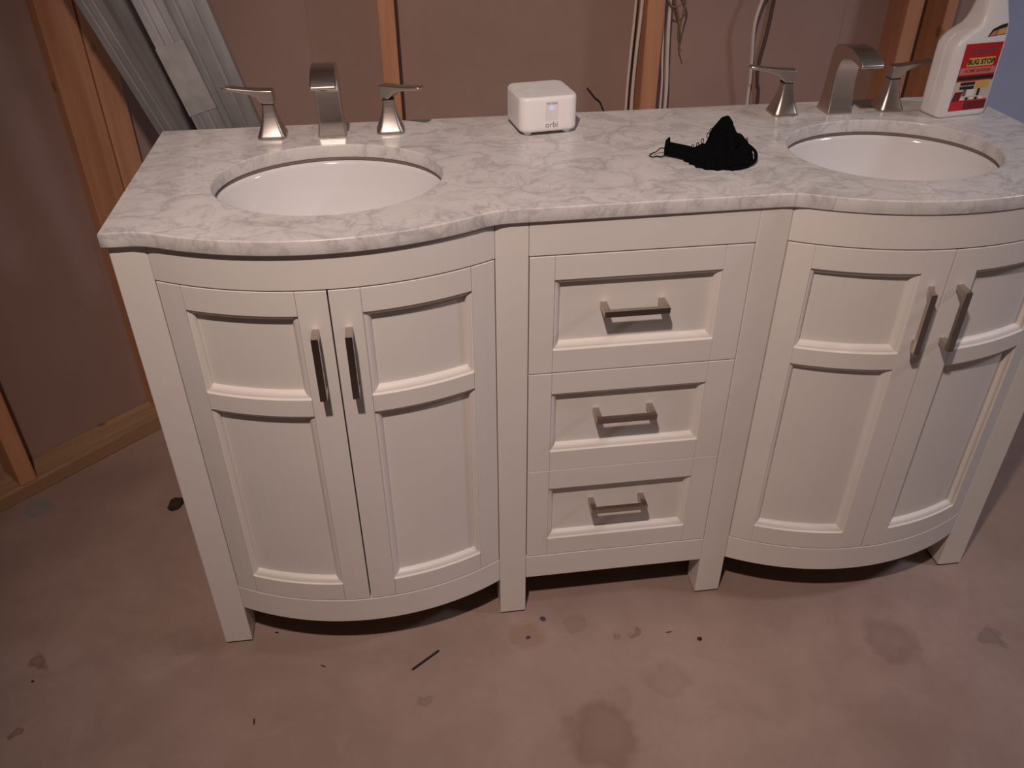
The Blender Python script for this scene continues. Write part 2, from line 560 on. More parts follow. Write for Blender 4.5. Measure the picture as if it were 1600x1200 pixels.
def pull(parent, base, axis, length=0.112, off=0.030, dx=0.0, dz=0.0):
    """square bar pull: two posts and a bar, one mesh"""
    bm = bmesh.new()
    w = 0.0108
    bx, by, bz = base
    def add(x0, x1, y0, y1, z0, z1, sh=(0, 0, 0, 0)):
        vs_ = []
        for y, (sx_, sz_) in ((y0, (dx, dz)), (y1, (0, 0))):
            for x in (x0, x1):
                for z in (z0, z1):
                    k = 0 if y == y1 else 1
                    vs_.append(bm.verts.new((x + dx * k * sh[0], y, z + dz * k * sh[0])))
        idx = [(0, 1, 3, 2), (4, 6, 7, 5), (0, 4, 5, 1), (2, 3, 7, 6), (0, 2, 6, 4), (1, 5, 7, 3)]
        for q in idx:
            bm.faces.new([vs_[k] for k in q])
    L = length / 2
    for s in (-1, 1):
        c = s * (L - w / 2)
        if axis == 'x':
            add(bx + c - w / 2, bx + c + w / 2, by - off, by, bz - w / 2, bz + w / 2, (1,))
        else:
            add(bx - w / 2, bx + w / 2, by - off, by, bz + c - w / 2, bz + c + w / 2, (1,))
    y0, y1 = by - off - 0.0085, by - off
    if axis == 'x':
        add(bx - L + dx, bx + L + dx, y0, y1 + .0002, bz - w / 2 + dz, bz + w / 2 + dz, (0,))
    else:
        add(bx - w / 2 + dx, bx + w / 2 + dx, y0, y1 + .0002, bz - L + dz, bz + L + dz, (0,))
    o = link('handle', mesh_of(bm), 'bar', parent)
    bevel(o, 0.0007, 2)
    return o

def front(name, x0, x1, z0, z1, sl, sr, rails, fn, pulls):
    """framed front: stiles, rails (list of z ranges), panels and mouldings in the openings"""
    root = bpy.data.objects.new(name, None)
    root.empty_display_size = 0.03
    COL.objects.link(root)
    root.parent = vanity
    T = 0.020
    vpart('stile', cbox(x0, x0 + sl, z0, z1, 0, T, fn), parent=root, bv=0.0008)
    vpart('stile', cbox(x1 - sr, x1, z0, z1, 0, T, fn), parent=root, bv=0.0008)
    a, b = x0 + sl + .0003, x1 - sr - .0003
    for q0, q1 in rails:
        vpart('rail', cbox(a, b, q0, q1, 0.0, T, fn), parent=root, bv=0.0008)
    rs = sorted(rails)
    for (p0, p1), (q0, q1) in zip(rs, rs[1:]):
        vpart('panel', cbox(a - .002, b + .002, p1 - .002, q0 + .002, 0.0145, 0.0185, fn), parent=root, bv=0)
        mo = vpart('moulding', moulding(a - .0001, b + .0001, p1 - .0001, q0 + .0001, fn), parent=root, bv=0)
    for pl in pulls:
        pull(root, *pl)
    return root

gap = 0.0014
for sx in (-1, 1):
    for inner in (0, 1):
        # outer door reaches the end post, inner one the drawer post
        if inner == 0:
            xa, xb = CX + 0.0011, A_ - S_ - gap
            sa, sb = 0.0455, 0.0365
            px = CX + 0.0245
        else:
            xa, xb = M_ + gap, CX - 0.0011
            sa, sb = 0.0375, 0.0455
            px = CX - 0.0245
        if sx < 0:
            xa, xb, sa, sb, px = -xb, -xa, sb, sa, -px
        dx = 0.0
        if sx > 0 and inner == 1:
            dx = -0.012
        if sx > 0 and inner == 0:
            dx = -0.002
        front('door', xa, xb, ZD0, ZD1, sa, sb, [(ZD0, 0.203), (0.586, 0.618), (0.767, ZD1)], bow,
              [((px, bow(px), 0.6905), 'z', 0.110, 0.022, dx, 0.0)])
XD = M_ - S_ - gap
front('drawer', -XD, XD, 0.5915, ZD1, 0.040, 0.046, [(0.5915, 0.6355), (0.7655, ZD1)], flat, [((-0.0075, 0.0145, 0.709), 'x', 0.108, 0.028)])
front('drawer', -XD, XD, 0.3765, 0.5895, 0.040, 0.046, [(0.3765, 0.4200), (0.5470, 0.5895)], flat, [((-0.0085, 0.0145, 0.496), 'x', 0.108, 0.028)])
front('drawer', -XD, XD, ZD0, 0.3759, 0.040, 0.046, [(ZD0, 0.2030), (0.3315, 0.3759)], flat, [((-0.0065, 0.0145, 0.283), 'x', 0.108, 0.028)])

# ------------------------------------------------------------------ countertop with sink cut-outs
ZT0, ZT1 = H_ + 0.0002, 0.890
CW = 0.790
SINKS = [(-0.480, 0.167), (0.480, 0.170)]
SRX, SRY = 0.1815, 0.154
def counter_outline():
    pts = []
    def yfront(x):
        y = bow(x)
        # soft junction between bow and straight run
        ys = [bow(x + k * 0.006) for k in range(-3, 4)]
        return sum(ys) / 7.0 - 0.0055
    n = 120
    for i in range(n + 1):
        x = -CW + 2 * CW * i / n
        pts.append((x, yfront(x)))
    pts += [(CW, 0.448), (-CW, 0.448)]
    return pts
def make_counter():
    cu = bpy.data.curves.new('counter', 'CURVE')
    cu.dimensions = '2D'
    cu.fill_mode = 'BOTH'
    bev = 0.0022
    cu.extrude = (ZT1 - ZT0) / 2 - bev
    cu.bevel_depth = bev
    cu.bevel_resolution = 2
    cu.offset = -bev
    def poly(pts):
        s = cu.splines.new('POLY')
        s.points.add(len(pts) - 1)
        for p, q in zip(s.points, pts):
            p.co = (q[0], q[1], 0, 1)
        s.use_cyclic_u = True
    th = 0.006
    rot = lambda p: (p[0] * math.cos(th) - p[1] * math.sin(th), p[0] * math.sin(th) + p[1] * math.cos(th))
    poly([rot(p) for p in counter_outline()])
    for cx, cy in SINKS:
        poly([(cx + SRX * math.cos(t * math.pi / 48), cy + SRY * math.sin(t * math.pi / 48)) for t in range(96)])
    o = bpy.data.objects.new('tmp', cu)
    COL.objects.link(o)
    dg = bpy.context.evaluated_depsgraph_get()
    dg.update()
    me = bpy.data.meshes.new_from_object(o.evaluated_get(dg))
    bpy.data.objects.remove(o)
    bpy.data.curves.remove(cu)
    return me
ctop = link('countertop', make_counter(), 'marble', loc=(0, 0, (ZT0 + ZT1) / 2))
tag(ctop, 'grey-veined white marble countertop with two oval sink cut-outs on the vanity', 'countertop')

def make_sink(cx, cy, label):
    root = thing('sink', label, 'sink', (cx, cy, ZT0 - 0.0045), 0.0)
    sv, sf = [], []  # brown-grey ring in the joint between marble and sink
    for k, (q, z) in enumerate(((1.012, -0.0004), (1.012, 0.0043), (1.05, 0.0043), (1.05, -0.0004))):
        sv += [(SRX * q * math.cos(t * math.pi / 36), SRY * q * math.sin(t * math.pi / 36), z) for t in range(72)]
    for k in range(4):
        for t in range(72):
            sf.append((k * 72 + t, k * 72 + (t + 1) % 72, ((k + 1) % 4) * 72 + (t + 1) % 72, ((k + 1) % 4) * 72 + t))
    link('joint_ring', pyd(sv, sf), 'joint', root, smooth=False)['label'] = 'brown-grey joint line under the marble edge'
    n = 72
    prof = [(1.11, -0.0006), (1.11, -0.010), (1.02, -0.020)]
    inner = [(1.11, -0.0006), (1.045, -0.0006), (1.012, -0.0025), (0.995, -0.010), (0.965, -0.035), (0.90, -0.070), (0.80, -0.100), (0.64, -0.122), (0.42, -0.134), (0.20, -0.139), (0.13, -0.141)]
    outer = [(0.13, -0.150), (0.42, -0.146), (0.68, -0.132), (0.86, -0.106), (0.97, -0.070), (1.03, -0.030), (1.045, -0.012), (1.11, -0.010)]
    loop = inner + outer
    v, f = [], []
    for k, (s, z) in enumerate(loop):
        for i in range(n):
            a = 2 * math.pi * i / n
            # bowl gets rounder towards the drain
            rx = SRX * s
            ry = SRY * s
            v.append((rx * math.cos(a), ry * math.sin(a), z))
    L = len(loop)
    for k in range(L):
        k2 = (k + 1) % L
        for i in range(n):
            j = (i + 1) % n
            f.append((k * n + i, k * n + j, k2 * n + j, k2 * n + i))
    link('basin', pyd(v, f), 'porcelain', root, smooth=True)
    d = []
    ff = []
    for k, (r, z) in enumerate([(0.001, -0.1395), (0.014, -0.1390), (0.0195, -0.1385), (0.0215, -0.1400), (0.020, -0.156), (0.001, -0.156)]):
        for i in range(24):
            a = 2 * math.pi * i / 24
            d.append((r * math.cos(a), r * math.sin(a), z))
    for k in range(5):
        for i in range(24):
            j = (i + 1) % 24
            ff.append((k * 24 + i, k * 24 + j, (k + 1) * 24 + j, (k + 1) * 24 + i))
    link('drain', pyd(d, ff), 'drain', root, smooth=True)
    return root
make_sink(*SINKS[0], 'white oval undermount sink in the counter end near the leaning metal channels')
make_sink(*SINKS[1], 'white oval undermount sink in the counter end in front of the spray bottle')

# ------------------------------------------------------------------ faucets
def loft(sections, name=None):
    """sections: list of equal-length point rings"""
    n = len(sections[0])
    v = [p for s in sections for p in s]
    f = []
    for k in range(len(sections) - 1):
        for i in range(n):
            j = (i + 1) % n
            f.append((k * n + i, k * n + j, (k + 1) * n + j, (k + 1) * n + i))
    f.append(tuple(range(n)))
    f.append(tuple((len(sections) - 1) * n + i for i in range(n)))
    return pyd(v, f)

def rrect(w, d, r, z, cx=0.0, cy=0.0, seg=3):
    pts = []
    for sx, sy, a0 in ((1, 1, 0), (-1, 1, 90), (-1, -1, 180), (1, -1, 270)):
        for k in range(seg + 1):
            a = math.radians(a0 + 90 * k / seg)
            pts.append((cx + sx * (w / 2 - r) + r * math.cos(a), cy + sy * (d / 2 - r) + r * math.sin(a), z))
    return pts

def smooth_me(me, ang=40):
    for p in me.polygons:
        p.use_smooth = True
    me.set_sharp_from_angle(angle=math.radians(ang))
    return me

def spout_me():
    # side profile (forward distance, height) as paired back/front rails of a bent bar
    back = [(-0.026, 0.0), (-0.0255, 0.004), (-0.022, 0.012), (-0.0195, 0.035), (-0.017, 0.065), (-0.0135, 0.092), (-0.010, 0.112), (-0.002, 0.1225), (0.014, 0.1265), (0.036, 0.1285), (0.060, 0.1275), (0.082, 0.1225), (0.098, 0.1140), (0.1055, 0.1075)]
    frnt = [(0.026, 0.0), (0.0255, 0.004), (0.0225, 0.012), (0.0195, 0.035), (0.0190, 0.060), (0.0205, 0.078), (0.0235, 0.090), (0.0285, 0.0985), (0.036, 0.1040), (0.047, 0.1070), (0.062, 0.1085), (0.080, 0.1065), (0.094, 0.1035), (0.1035, 0.1030)]
    wid = [0.050, 0.050, 0.0465, 0.0435, 0.042, 0.042, 0.042, 0.042, 0.042, 0.042, 0.042, 0.042, 0.042, 0.0415]
    secs = []
    for (fb, zb), (ff, zf), w in zip(back, frnt, wid):
        secs.append([(-w / 2, -fb, zb), (w / 2, -fb, zb), (w / 2, -ff, zf), (-w / 2, -ff, zf)])
    return loft(secs)
SPOUT = smooth_me(spout_me())
def hbase_me():
    secs = []
    for z, w in ((0, 0.050), (0.0035, 0.0505), (0.0065, 0.0475), (0.012, 0.0425), (0.020, 0.0362), (0.028, 0.0310), (0.037, 0.0262), (0.047, 0.0225), (0.057, 0.0208)):
        secs.append(rrect(w, w, w * 0.20, z, seg=5))
    return loft(secs)
HBASE = smooth_me(hbase_me(), 50)
def lever_me():
    # lever points along local +x
    secs = []
    for x, zb, zt, w in ((-0.0122, 0.066, 0.0885, 0.0225), (0.006, 0.066, 0.0890, 0.0225), (0.0115, 0.0700, 0.0892, 0.0222), (0.018, 0.0775, 0.0895, 0.0215),
                         (0.030, 0.0825, 0.0905, 0.0205), (0.046, 0.0855, 0.0920, 0.0195), (0.062, 0.0880, 0.0940, 0.0190), (0.071, 0.0895, 0.0952, 0.0180), (0.0745, 0.0910, 0.0945, 0.0150)):
        secs.append([(x, -w / 2, zb - .007), (x, w / 2, zb - .007), (x, w / 2, zt - .007), (x, -w / 2, zt - .007)])
    return loft(secs)
LEVER = smooth_me(lever_me())
COLLAR = None
FY = 0.386
def faucet(cx, levers, label):
    root = thing('faucet', label, 'faucet', (cx, FY, ZT1 + .0002))
    o = link('spout', SPOUT, 'nickel', root)
    bevel(o, 0.0040, 4, 40)
    link('aerator', loft([[(0.008 * math.cos(t * math.pi / 8), -0.092 + 0.008 * math.sin(t * math.pi / 8), z) for t in range(16)] for z in (0.1015, 0.1060)]), 'matte_black', o)
    for dx, rz in levers:
        h = link('handle', HBASE, 'nickel', root, (dx, 0, 0))
        bevel(link('lever', LEVER, 'nickel', h, rotz=math.radians(rz)), 0.0026, 3, 40)
        link('collar', loft([rrect(0.0205, 0.0205, 0.003, z) for z in (0.0565, 0.0594)]), 'matte_black', h)
    return root
faucet(-0.482, [(-0.106, 176), (0.104, -38)], 'brushed nickel faucet with one lever swung forward, nearest the leaning metal channels')
faucet(0.474, [(-0.106, 172), (0.107, 4)], 'brushed nickel faucet with both levers spread apart, beside the spray bottle')

# ------------------------------------------------------------------ mesh router
def make_router():
    root = thing('wifi_router', 'small white cube wifi router with rounded corners on the marble counter', 'router', (-0.1035, 0.3690, ZT1), math.radians(7.5))
    W = 0.107
    secs = []
    for z, ins in ((0.0065, 0.006), (0.0080, 0.0025), (0.0110, 0.0004), (0.0150, 0.0), (0.0615, 0.0), (0.0650, 0.0006), (0.0672, 0.0022)):
        secs.append(rrect(W - 2 * ins, W - 2 * ins, 0.018 - ins, z, seg=8))
    b = link('housing', loft(secs), 'router', root)
    for p in b.data.polygons:
        p.use_smooth = len(p.vertices) == 4
    secs = []
    for z, ins in ((0.0668, 0.0024), (0.0684, 0.0030), (0.0688, 0.0044)):
        secs.append(rrect(W - 2 * ins, W - 2 * ins, 0.018 - ins, z, seg=8))
    link('top_plate', loft(secs), 'router_top', root)
    for sx in (-1, 1):
        for sy in (-1, 1):
            link('foot', loft([[(sx * 0.036 + r * math.cos(t * math.pi / 8), sy * 0.036 + r * math.sin(t * math.pi / 8), z) for t in range(16)] for z, r in ((0.0001, 0.0062), (0.002, 0.0072), (0.0068, 0.0075))]), 'router', root)
    fy = -W / 2 - 0.0002
    def txt(name, body, size, x, z, mat, bold=0.0):
        o = link(name, text_me(body, size, 0.0002, bold), mat, root, (x, fy, z))
        o.rotation_euler = (math.pi / 2, 0, 0)
        return o
    txt('logo_print', 'orbi', 0.0145, 0.0035, 0.0195, 'grey_print', 0.0001)
    txt('brand_print', 'NETGEAR', 0.0046, 0.0035, 0.0570, 'grey_print', 0.00015)
    link('sticker', box_me(-0.0085, 0.0155, fy - 0.0001, fy + 0.0003, 0.0275, 0.0600), 'label_white', root)
    link('status_light', loft([[(0.0035 + 0.0048 * math.cos(t * math.pi / 10), fy + y, 0.0493 + 0.0042 * math.sin(t * math.pi / 10)) for t in range(20)] for y in (-0.0007, 0.0004)]), 'led', root)
    return root
make_router()

# ------------------------------------------------------------------ spray bottle
def make_bottle():
    root = thing('spray_bottle', 'white plastic bug spray bottle with a red label beside the faucet handle', 'bottle', (0.6905, 0.343, ZT1), math.radians(9))
    # half-width ends (left, right), depth and height of each section
    S = [(0.0, -0.0490, 0.0490, 0.050), (0.002, -0.0530, 0.0530, 0.055), (0.007, -0.0550, 0.0550, 0.058), (0.05, -0.0552, 0.0552, 0.0585), (0.10, -0.0552, 0.0552, 0.0585), (0.128, -0.0545, 0.0550, 0.058),
         (0.138, -0.0490, 0.0548, 0.057), (0.146, -0.0400, 0.0545, 0.056), (0.153, -0.0275, 0.0540, 0.055), (0.160, -0.0150, 0.0530, 0.054), (0.168, -0.0090, 0.0510, 0.052), (0.180, -0.0060, 0.0480, 0.048),
         (0.200, -0.0040, 0.0430, 0.044), (0.225, 0.0010, 0.0370, 0.034), (0.240, 0.0050, 0.0330, 0.028)]
    secs = [rrect(r - l, d, min((r - l), d) * (0.20 if z < 0.17 else 0.20 + min(0.25, (z - 0.17) * 5)), z, (l + r) / 2, 0, seg=6) for z, l, r, d in S]
    b = link('bottle_body', loft(secs), 'jug', root)
    for p in b.data.polygons:
        p.use_smooth = len(p.vertices) == 4
    # mould seam running up the narrow side
    link('mould_seam', sweep([(-0.0530, 0.0, 0.004), (-0.0553, 0.0, 0.03), (-0.0555, 0.0, 0.10), (-0.0548, 0.0, 0.128), (-0.0493, 0, 0.138), (-0.0403, 0, 0.146)], 0.0007, 6, up=(0, 1, 0)), 'jug', root)
    ring = lambda r, z: [(0.019 + r * math.cos(t * math.pi / 14), r * math.sin(t * math.pi / 14), z) for t in range(28)]
    link('collar', loft([ring(0.0150, 0.238), ring(0.0160, 0.240), ring(0.0160, 0.258), ring(0.0130, 0.262)]), 'label_red', root, smooth=False)
    hd = loft([[(x, -w / 2, zb), (x, w / 2, zb), (x, w / 2, zt), (x, -w / 2, zt)] for x, zb, zt, w in ((-0.010, 0.268, 0.288, 0.018), (0.004, 0.262, 0.296, 0.026), (0.035, 0.262, 0.298, 0.026), (0.060, 0.272, 0.296, 0.022), (0.078, 0.278, 0.294, 0.016))])
    bevel(link('sprayer_head', hd, 'label_white', root), 0.002)
    bevel(link('trigger', sweep(spline([(0.048, 0, 0.274), (0.056, 0, 0.262), (0.058, 0, 0.248), (0.064, 0, 0.236)], 4), 0.004, 8, up=(0, 1, 0)), 'label_red', root), 0.0005)
    # label on the broad face
    fy = -0.0296
    def plate(name, x0, x1, z0, z1, mat, lift, parent, skew=0.0):
        me = pyd([(x0, fy - lift, z0), (x1, fy - lift, z0), (x1 + skew, fy - lift, z1), (x0 + skew, fy - lift, z1),
                  (x0, fy - lift + .0004, z0), (x1, fy - lift + .0004, z0), (x1 + skew, fy - lift + .0004, z1), (x0 + skew, fy - lift + .0004, z1)],
                 [(0, 1, 2, 3), (4, 7, 6, 5), (0, 4, 5, 1), (1, 5, 6, 2), (2, 6, 7, 3), (3, 7, 4, 0)])
        return link(name, me, mat, parent)
    lab = plate('label', -0.0360, 0.0450, 0.0130, 0.1330, 'label_red', 0.0, root)
    lab['label'] = 'red front label with yellow and black print'
    def txt(body, size, x, z, mat, bold=0.0, lift=0.0004):
        o = link('lettering', text_me(body, size, 0.0001, bold), mat, lab, (x, fy - lift - .0003, z))
        o.rotation_euler = (math.pi / 2, 0, 0)
        return o
    plate('print_band', -0.0345, 0.0435, 0.0790, 0.0910, 'label_pink', 0.0004, lab)
    plate('print_band', -0.0240, 0.0340, 0.0930, 0.1080, 'label_yellow', 0.0004, lab, 0.003)
    plate('print_band', -0.0360, 0.0450, 0.0690, 0.0760, 'label_dark', 0.0004, lab)
    plate('picture_panel', -0.0360, 0.0450, 0.0320, 0.0660, 'label_cream', 0.0004, lab)
    plate('picture_block', -0.0250, 0.0070, 0.0520, 0.0650, 'label_dark', 0.0006, lab)
    plate('picture_block', 0.0100, 0.0390, 0.0530, 0.0670, 'label_yellow', 0.0006, lab)
    plate('picture_block', -0.0360, -0.0190, 0.0310, 0.0480, 'label_maroon', 0.0006, lab, 0.004)
    plate('picture_block', -0.0150, -0.0080, 0.0400, 0.0520, 'label_grey', 0.0006, lab)
    plate('picture_block', -0.0060, 0.0110, 0.0390, 0.0510, 'label_white', 0.0006, lab)
    plate('picture_block', 0.0170, 0.0230, 0.0390, 0.0520, 'label_dark', 0.0006, lab)
    plate('print_band', -0.0040, 0.0450, 0.0145, 0.0290, 'label_maroon', 0.0004, lab)
    for i in range(5):
        link('print_dot', loft([[(-0.013 + i * 0.0105 + 0.0034 * math.cos(t * math.pi / 6), fy - 0.0008 + y, 0.0345 + 0.0026 * math.sin(t * math.pi / 6)) for t in range(12)] for y in (0, 0.0004)]), 'label_dark' if i % 2 else 'label_white', lab)
    txt('SPECTRACIDE', 0.0092, 0.0050, 0.1190, 'label_grey', 0.0002)
    txt('BUG STOP', 0.0125, 0.0065, 0.1003, 'label_dark', 0.0003)
    txt('HOME BARRIER', 0.0085, 0.0045, 0.0850, 'label_red', 0.0001)
    txt('KILLS ON CONTACT', 0.0035, -0.009, 0.0585, 'label_white', 0.0, 0.0008)
    # small second label on the shoulder
    def strip(name, pts, mat, parent, lift):
        v = [(x, -d / 2 - lift, z) for x, z, d in pts] + [(x, -d / 2 - lift + .0005, z) for x, z, d in pts]
        n = len(pts)
        f = [tuple(range(n)), tuple(2 * n - 1 - i for i in range(n))] + [(i, (i + 1) % n, n + (i + 1) % n, n + i) for i in range(n)]
        return link(name, pyd(v, f), mat, parent)
    sl = strip('shoulder_label', [(0.006, 0.1430, .0565), (0.0440, 0.1455, .0562), (0.0440, 0.1640, .0535), (0.030, 0.1615, .0540), (0.014, 0.1555, .0550)], 'label_dark', root, 0.0006)
    strip('print_band', [(0.024, 0.1452, .0563), (0.0430, 0.1466, .0561), (0.0430, 0.1575, .0545), (0.027, 0.1545, .0550)], 'label_yellow', sl, 0.0010)
    strip('print_band', [(0.009, 0.1440, .0565), (0.0220, 0.1450, .0563), (0.0250, 0.1540, .0551), (0.015, 0.1510, .0555)], 'label_pink', sl, 0.0010)
    return root
make_bottle()

# ------------------------------------------------------------------ crumpled black lace garment
def make_garment():
    root = thing('lace_garment', 'crumpled black lace-edged garment with straps lying on the marble counter', 'clothing', (0.162, 0.150, ZT1))
    def h(x, y):
        # peak fin plus low heap, in local metres
        e = (x / 0.056) ** 2 + (y / 0.046) ** 2
        base = 0.026 * max(0.0, 1 - e) ** 0.45
        t = math.exp(-abs((x - 0.004 + 0.10 * (y - 0.03)) / 0.0150) ** 3.6 - abs((y - 0.022) / 0.019) ** 2.6)
        r = math.exp(-abs((x - 0.029) / 0.021) ** 3 - abs((y - 0.010) / 0.022) ** 3)
        w = noise.noise(Vector((x * 60, y * 60, 3.1)))
        w2 = noise.noise(Vector((x * 140, y * 140, 7.7)))
        return base + 0.038 * t + 0.017 * r + (0.0055 * w + 0.0028 * w2) * min(1, max(0, 1.02 - e) * 3)
    v, f = [], []
    nr, na = 26, 72
    for k in range(nr + 1):
        s = k / nr
        for i in range(na):
            a = 2 * math.pi * i / na
            edge = 1 + 0.10 * noise.noise(Vector((math.cos(a) * 1.8, math.sin(a) * 1.8, 0.5))) + 0.045 * math.sin(a * 19)
            x = 0.056 * s * edge * math.cos(a)
            y = 0.046 * s * edge * math.sin(a)
            z = max(0.0012, h(x / max(edge, .01), y / max(edge, .01))) if k < nr else 0.0012
            v.append((x, y, z))
    for k in range(nr):
        for i in range(na):
            j = (i + 1) % na
            f.append((k * na + i, k * na + j, (k + 1) * na + j, (k + 1) * na + i))
    b0 = len(v)
    for i in range(na):
        v.append((v[nr * na + i][0], v[nr * na + i][1], 0.0002))
    for i in range(na):
        j = (i + 1) % na
        f.append((nr * na + i, nr * na + j, b0 + j, b0 + i))
    f.append(tuple(b0 + i for i in range(na)))
    o = link('cloth', pyd(v, f), 'black_cloth', root)
    # wide band running to the left with a stitched end
    pts = spline([(-0.012, -0.026, 0.010), (-0.036, -0.010, 0.011), (-0.056, 0.014, 0.0115), (-0.0795, 0.035, 0.012)], 6)
    v, f = [], []
    for i, p in enumerate(pts):
        t = i / (len(pts) - 1)
        hh = 0.0105 - 0.001 * t
        nrm = Vector((0.65, 0.75, 0))
        for q in (-1, 1):
            for u in (-1, 1):
                lean = 0.006 * u
                w = 0.0016 + 0.0008 * noise.noise(Vector((t * 9, q, u)))
                v.append((p.x + nrm.x * (q * w + lean), p.y + nrm.y * (q * w + lean), max(0.0006, p.z + u * hh)))
    for i in range(len(pts) - 1):
        a, b = i * 4, i * 4 + 4
        for k, k2 in ((0, 1), (1, 3), (3, 2), (2, 0)):
            f.append((a + k, a + k2, b + k2, b + k))
    e = (len(pts) - 1) * 4
    f += [(0, 1, 3, 2), (e, e + 1, e + 3, e + 2)]
    link('side_band', pyd(v, f), 'black_cloth', root)
    link('band_end', sweep([(-0.083, 0.032, 0.002), (-0.0815, 0.036, 0.012), (-0.0790, 0.041, 0.0235), (-0.0755, 0.0455, 0.0275)], 0.003, 8, radii=[.0035, .0042, .0042, .0014]), 'black_cloth', root)
    # thin elastic loop
    lp = [(-0.082, 0.036, 0.012), (-0.090, 0.042, 0.011), (-0.098, 0.040, 0.006), (-0.105, 0.043, 0.0022), (-0.1100, 0.036, 0.0012), (-0.106, 0.029, 0.0012), (-0.099, 0.031, 0.0015), (-0.091, 0.025, 0.0025), (-0.083, 0.030, 0.009)]
    link('elastic_loop', sweep(spline(lp, 5), 0.0009, 6), 'black_cloth', root)
    # strap curling round the front
    link('strap', sweep(spline([(-0.045, -0.004, 0.003), (-0.030, -0.030, 0.003), (-0.008, -0.0435, 0.003), (0.010, -0.048, 0.0028), (0.030, -0.042, 0.0035), (0.050, -0.026, 0.006), (0.0595, -0.002, 0.012), (0.054, 0.018, 0.018)], 6), 0.0030, 8, flat=0.7), 'black_cloth', root)
    link('strap', sweep(spline([(0.004, -0.052, 0.0022), (-0.002, -0.040, 0.014), (0.004, -0.026, 0.024), (0.022, -0.012, 0.030), (0.040, 0.004, 0.028)], 6), 0.0026, 8), 'black_cloth', root)
    # scalloped lace loops along the slope
    for cx, cy, cz, r in ((-0.0170, 0.022, 0.036, 0.0038), (-0.028, 0.016, 0.029, 0.0034), (-0.037, 0.012, 0.0245, 0.0030), (-0.046, 0.010, 0.0215, 0.0034), (-0.0125, 0.024, 0.043, 0.0030), (0.034, 0.010, 0.036, 0.0030), (0.046, 0.010, 0.029, 0.0030)):
        pts = [(cx + r * 0.75 * math.cos(t * math.pi / 6), cy + r * 0.3 * math.cos(t * math.pi / 6), cz + r * 1.2 * math.sin(t * math.pi / 6)) for t in range(12)]
        link('lace_loop', sweep(pts, 0.0007, 5, closed=True, up=(0.3, 1, 0)), 'black_cloth', root)
    return root
make_garment()

# ------------------------------------------------------------------ leaning metal channels
def channel(label, bot, top, w, fl, spin, open_front=False, mat='galv'):
    """C-shaped steel stud from bot to top"""
    bot, top = Vector(bot), Vector(top)
    L = (top - bot).length
    t = 0.0012
    lip = 0.006
    # profile in (u across, v depth); web at v=0 faces the viewer unless open_front
    pr = [(-w / 2, 0), (w / 2, 0), (w / 2, fl), (w / 2 - lip, fl), (w / 2 - lip, fl - t), (w / 2 - t, fl - t), (w / 2 - t, t), (-w / 2 + t, t), (-w / 2 + t, fl - t), (-w / 2 + lip, fl - t), (-w / 2 + lip, fl), (-w / 2, fl)]
    # two stiffening ribs in the web
    rib = w * 0.18
    pr = [(-w / 2, 0), (-rib - .003, 0), (-rib, .0025), (-rib + .003, 0), (rib - .003, 0), (rib, .0025), (rib + .003, 0)] + pr[1:]
    n = len(pr)
    v, f = [], []
    for z in (0.0, L):
        v += [(u, d, z) for u, d in pr]
    for i in range(n):
        j = (i + 1) % n
        f.append((i, j, n + j, n + i))
    f += [tuple(range(n)), tuple(n + i for i in range(n))]
    o = link('metal_channel', pyd(v, f), mat)
    z = (top - bot).normalized()
    y = Vector((math.sin(spin), math.cos(spin), 0))
    if open_front:
        y = -y
    x = y.cross(z).normalized()
    y = z.cross(x).normalized()
    mt = Matrix((x, y, z)).transposed().to_4x4()
    mt.translation = bot
    o.matrix_world = mt
    return tag(o, label, 'metal channel', 'galvanized steel channels leaning in the corner')
channel('narrow galvanized steel channel leaning nearest the doubled corner studs', (-0.5183, 0.59, 0.012), (-0.9532, 0.59, 1.22), 0.046, 0.030, 0.10)
channel('galvanized steel channel with its open side out, in the leaning bundle', (-0.5758, 0.75, 0.012), (-0.9478, 0.75, 1.22), 0.074, 0.036, 0.05, True)
mid_channel = channel('dull galvanized steel channel in the middle of the leaning bundle', (-0.4879, 0.54, 0.012), (-0.8261, 0.54, 1.22), 0.050, 0.028, -0.10)
channel('broad pale galvanized steel channel at the bundle edge toward the faucet lever', (-0.4855, 0.65, 0.012), (-0.7899, 0.65, 1.22), 0.082, 0.032, -0.05)

def patch_piece(parent, w, fl, z0, z1):  # lighter U-shaped piece over part of a channel
    t = 0.0012
    pr = [(-w / 2, -t), (w / 2, -t), (w / 2, fl), (w / 2 - t * .8, fl), (w / 2 - t * .8, -0.0002), (-w / 2 + t * .8, -0.0002), (-w / 2 + t * .8, fl), (-w / 2, fl)]
    n = len(pr)
    v = [(u, d, z) for z in (z0, z1) for u, d in pr]
    f = [(i, (i + 1) % n, n + (i + 1) % n, n + i) for i in range(n)] + [tuple(range(n)), tuple(n + i for i in range(n))]
    o = link('lighter_patch', pyd(v, f), 'galv_lighter', parent)
    o['label'] = 'lighter galvanized patch over part of the channel'
    return o
patch_piece(mid_channel, 0.0535, 0.020, 0.915, 1.045)

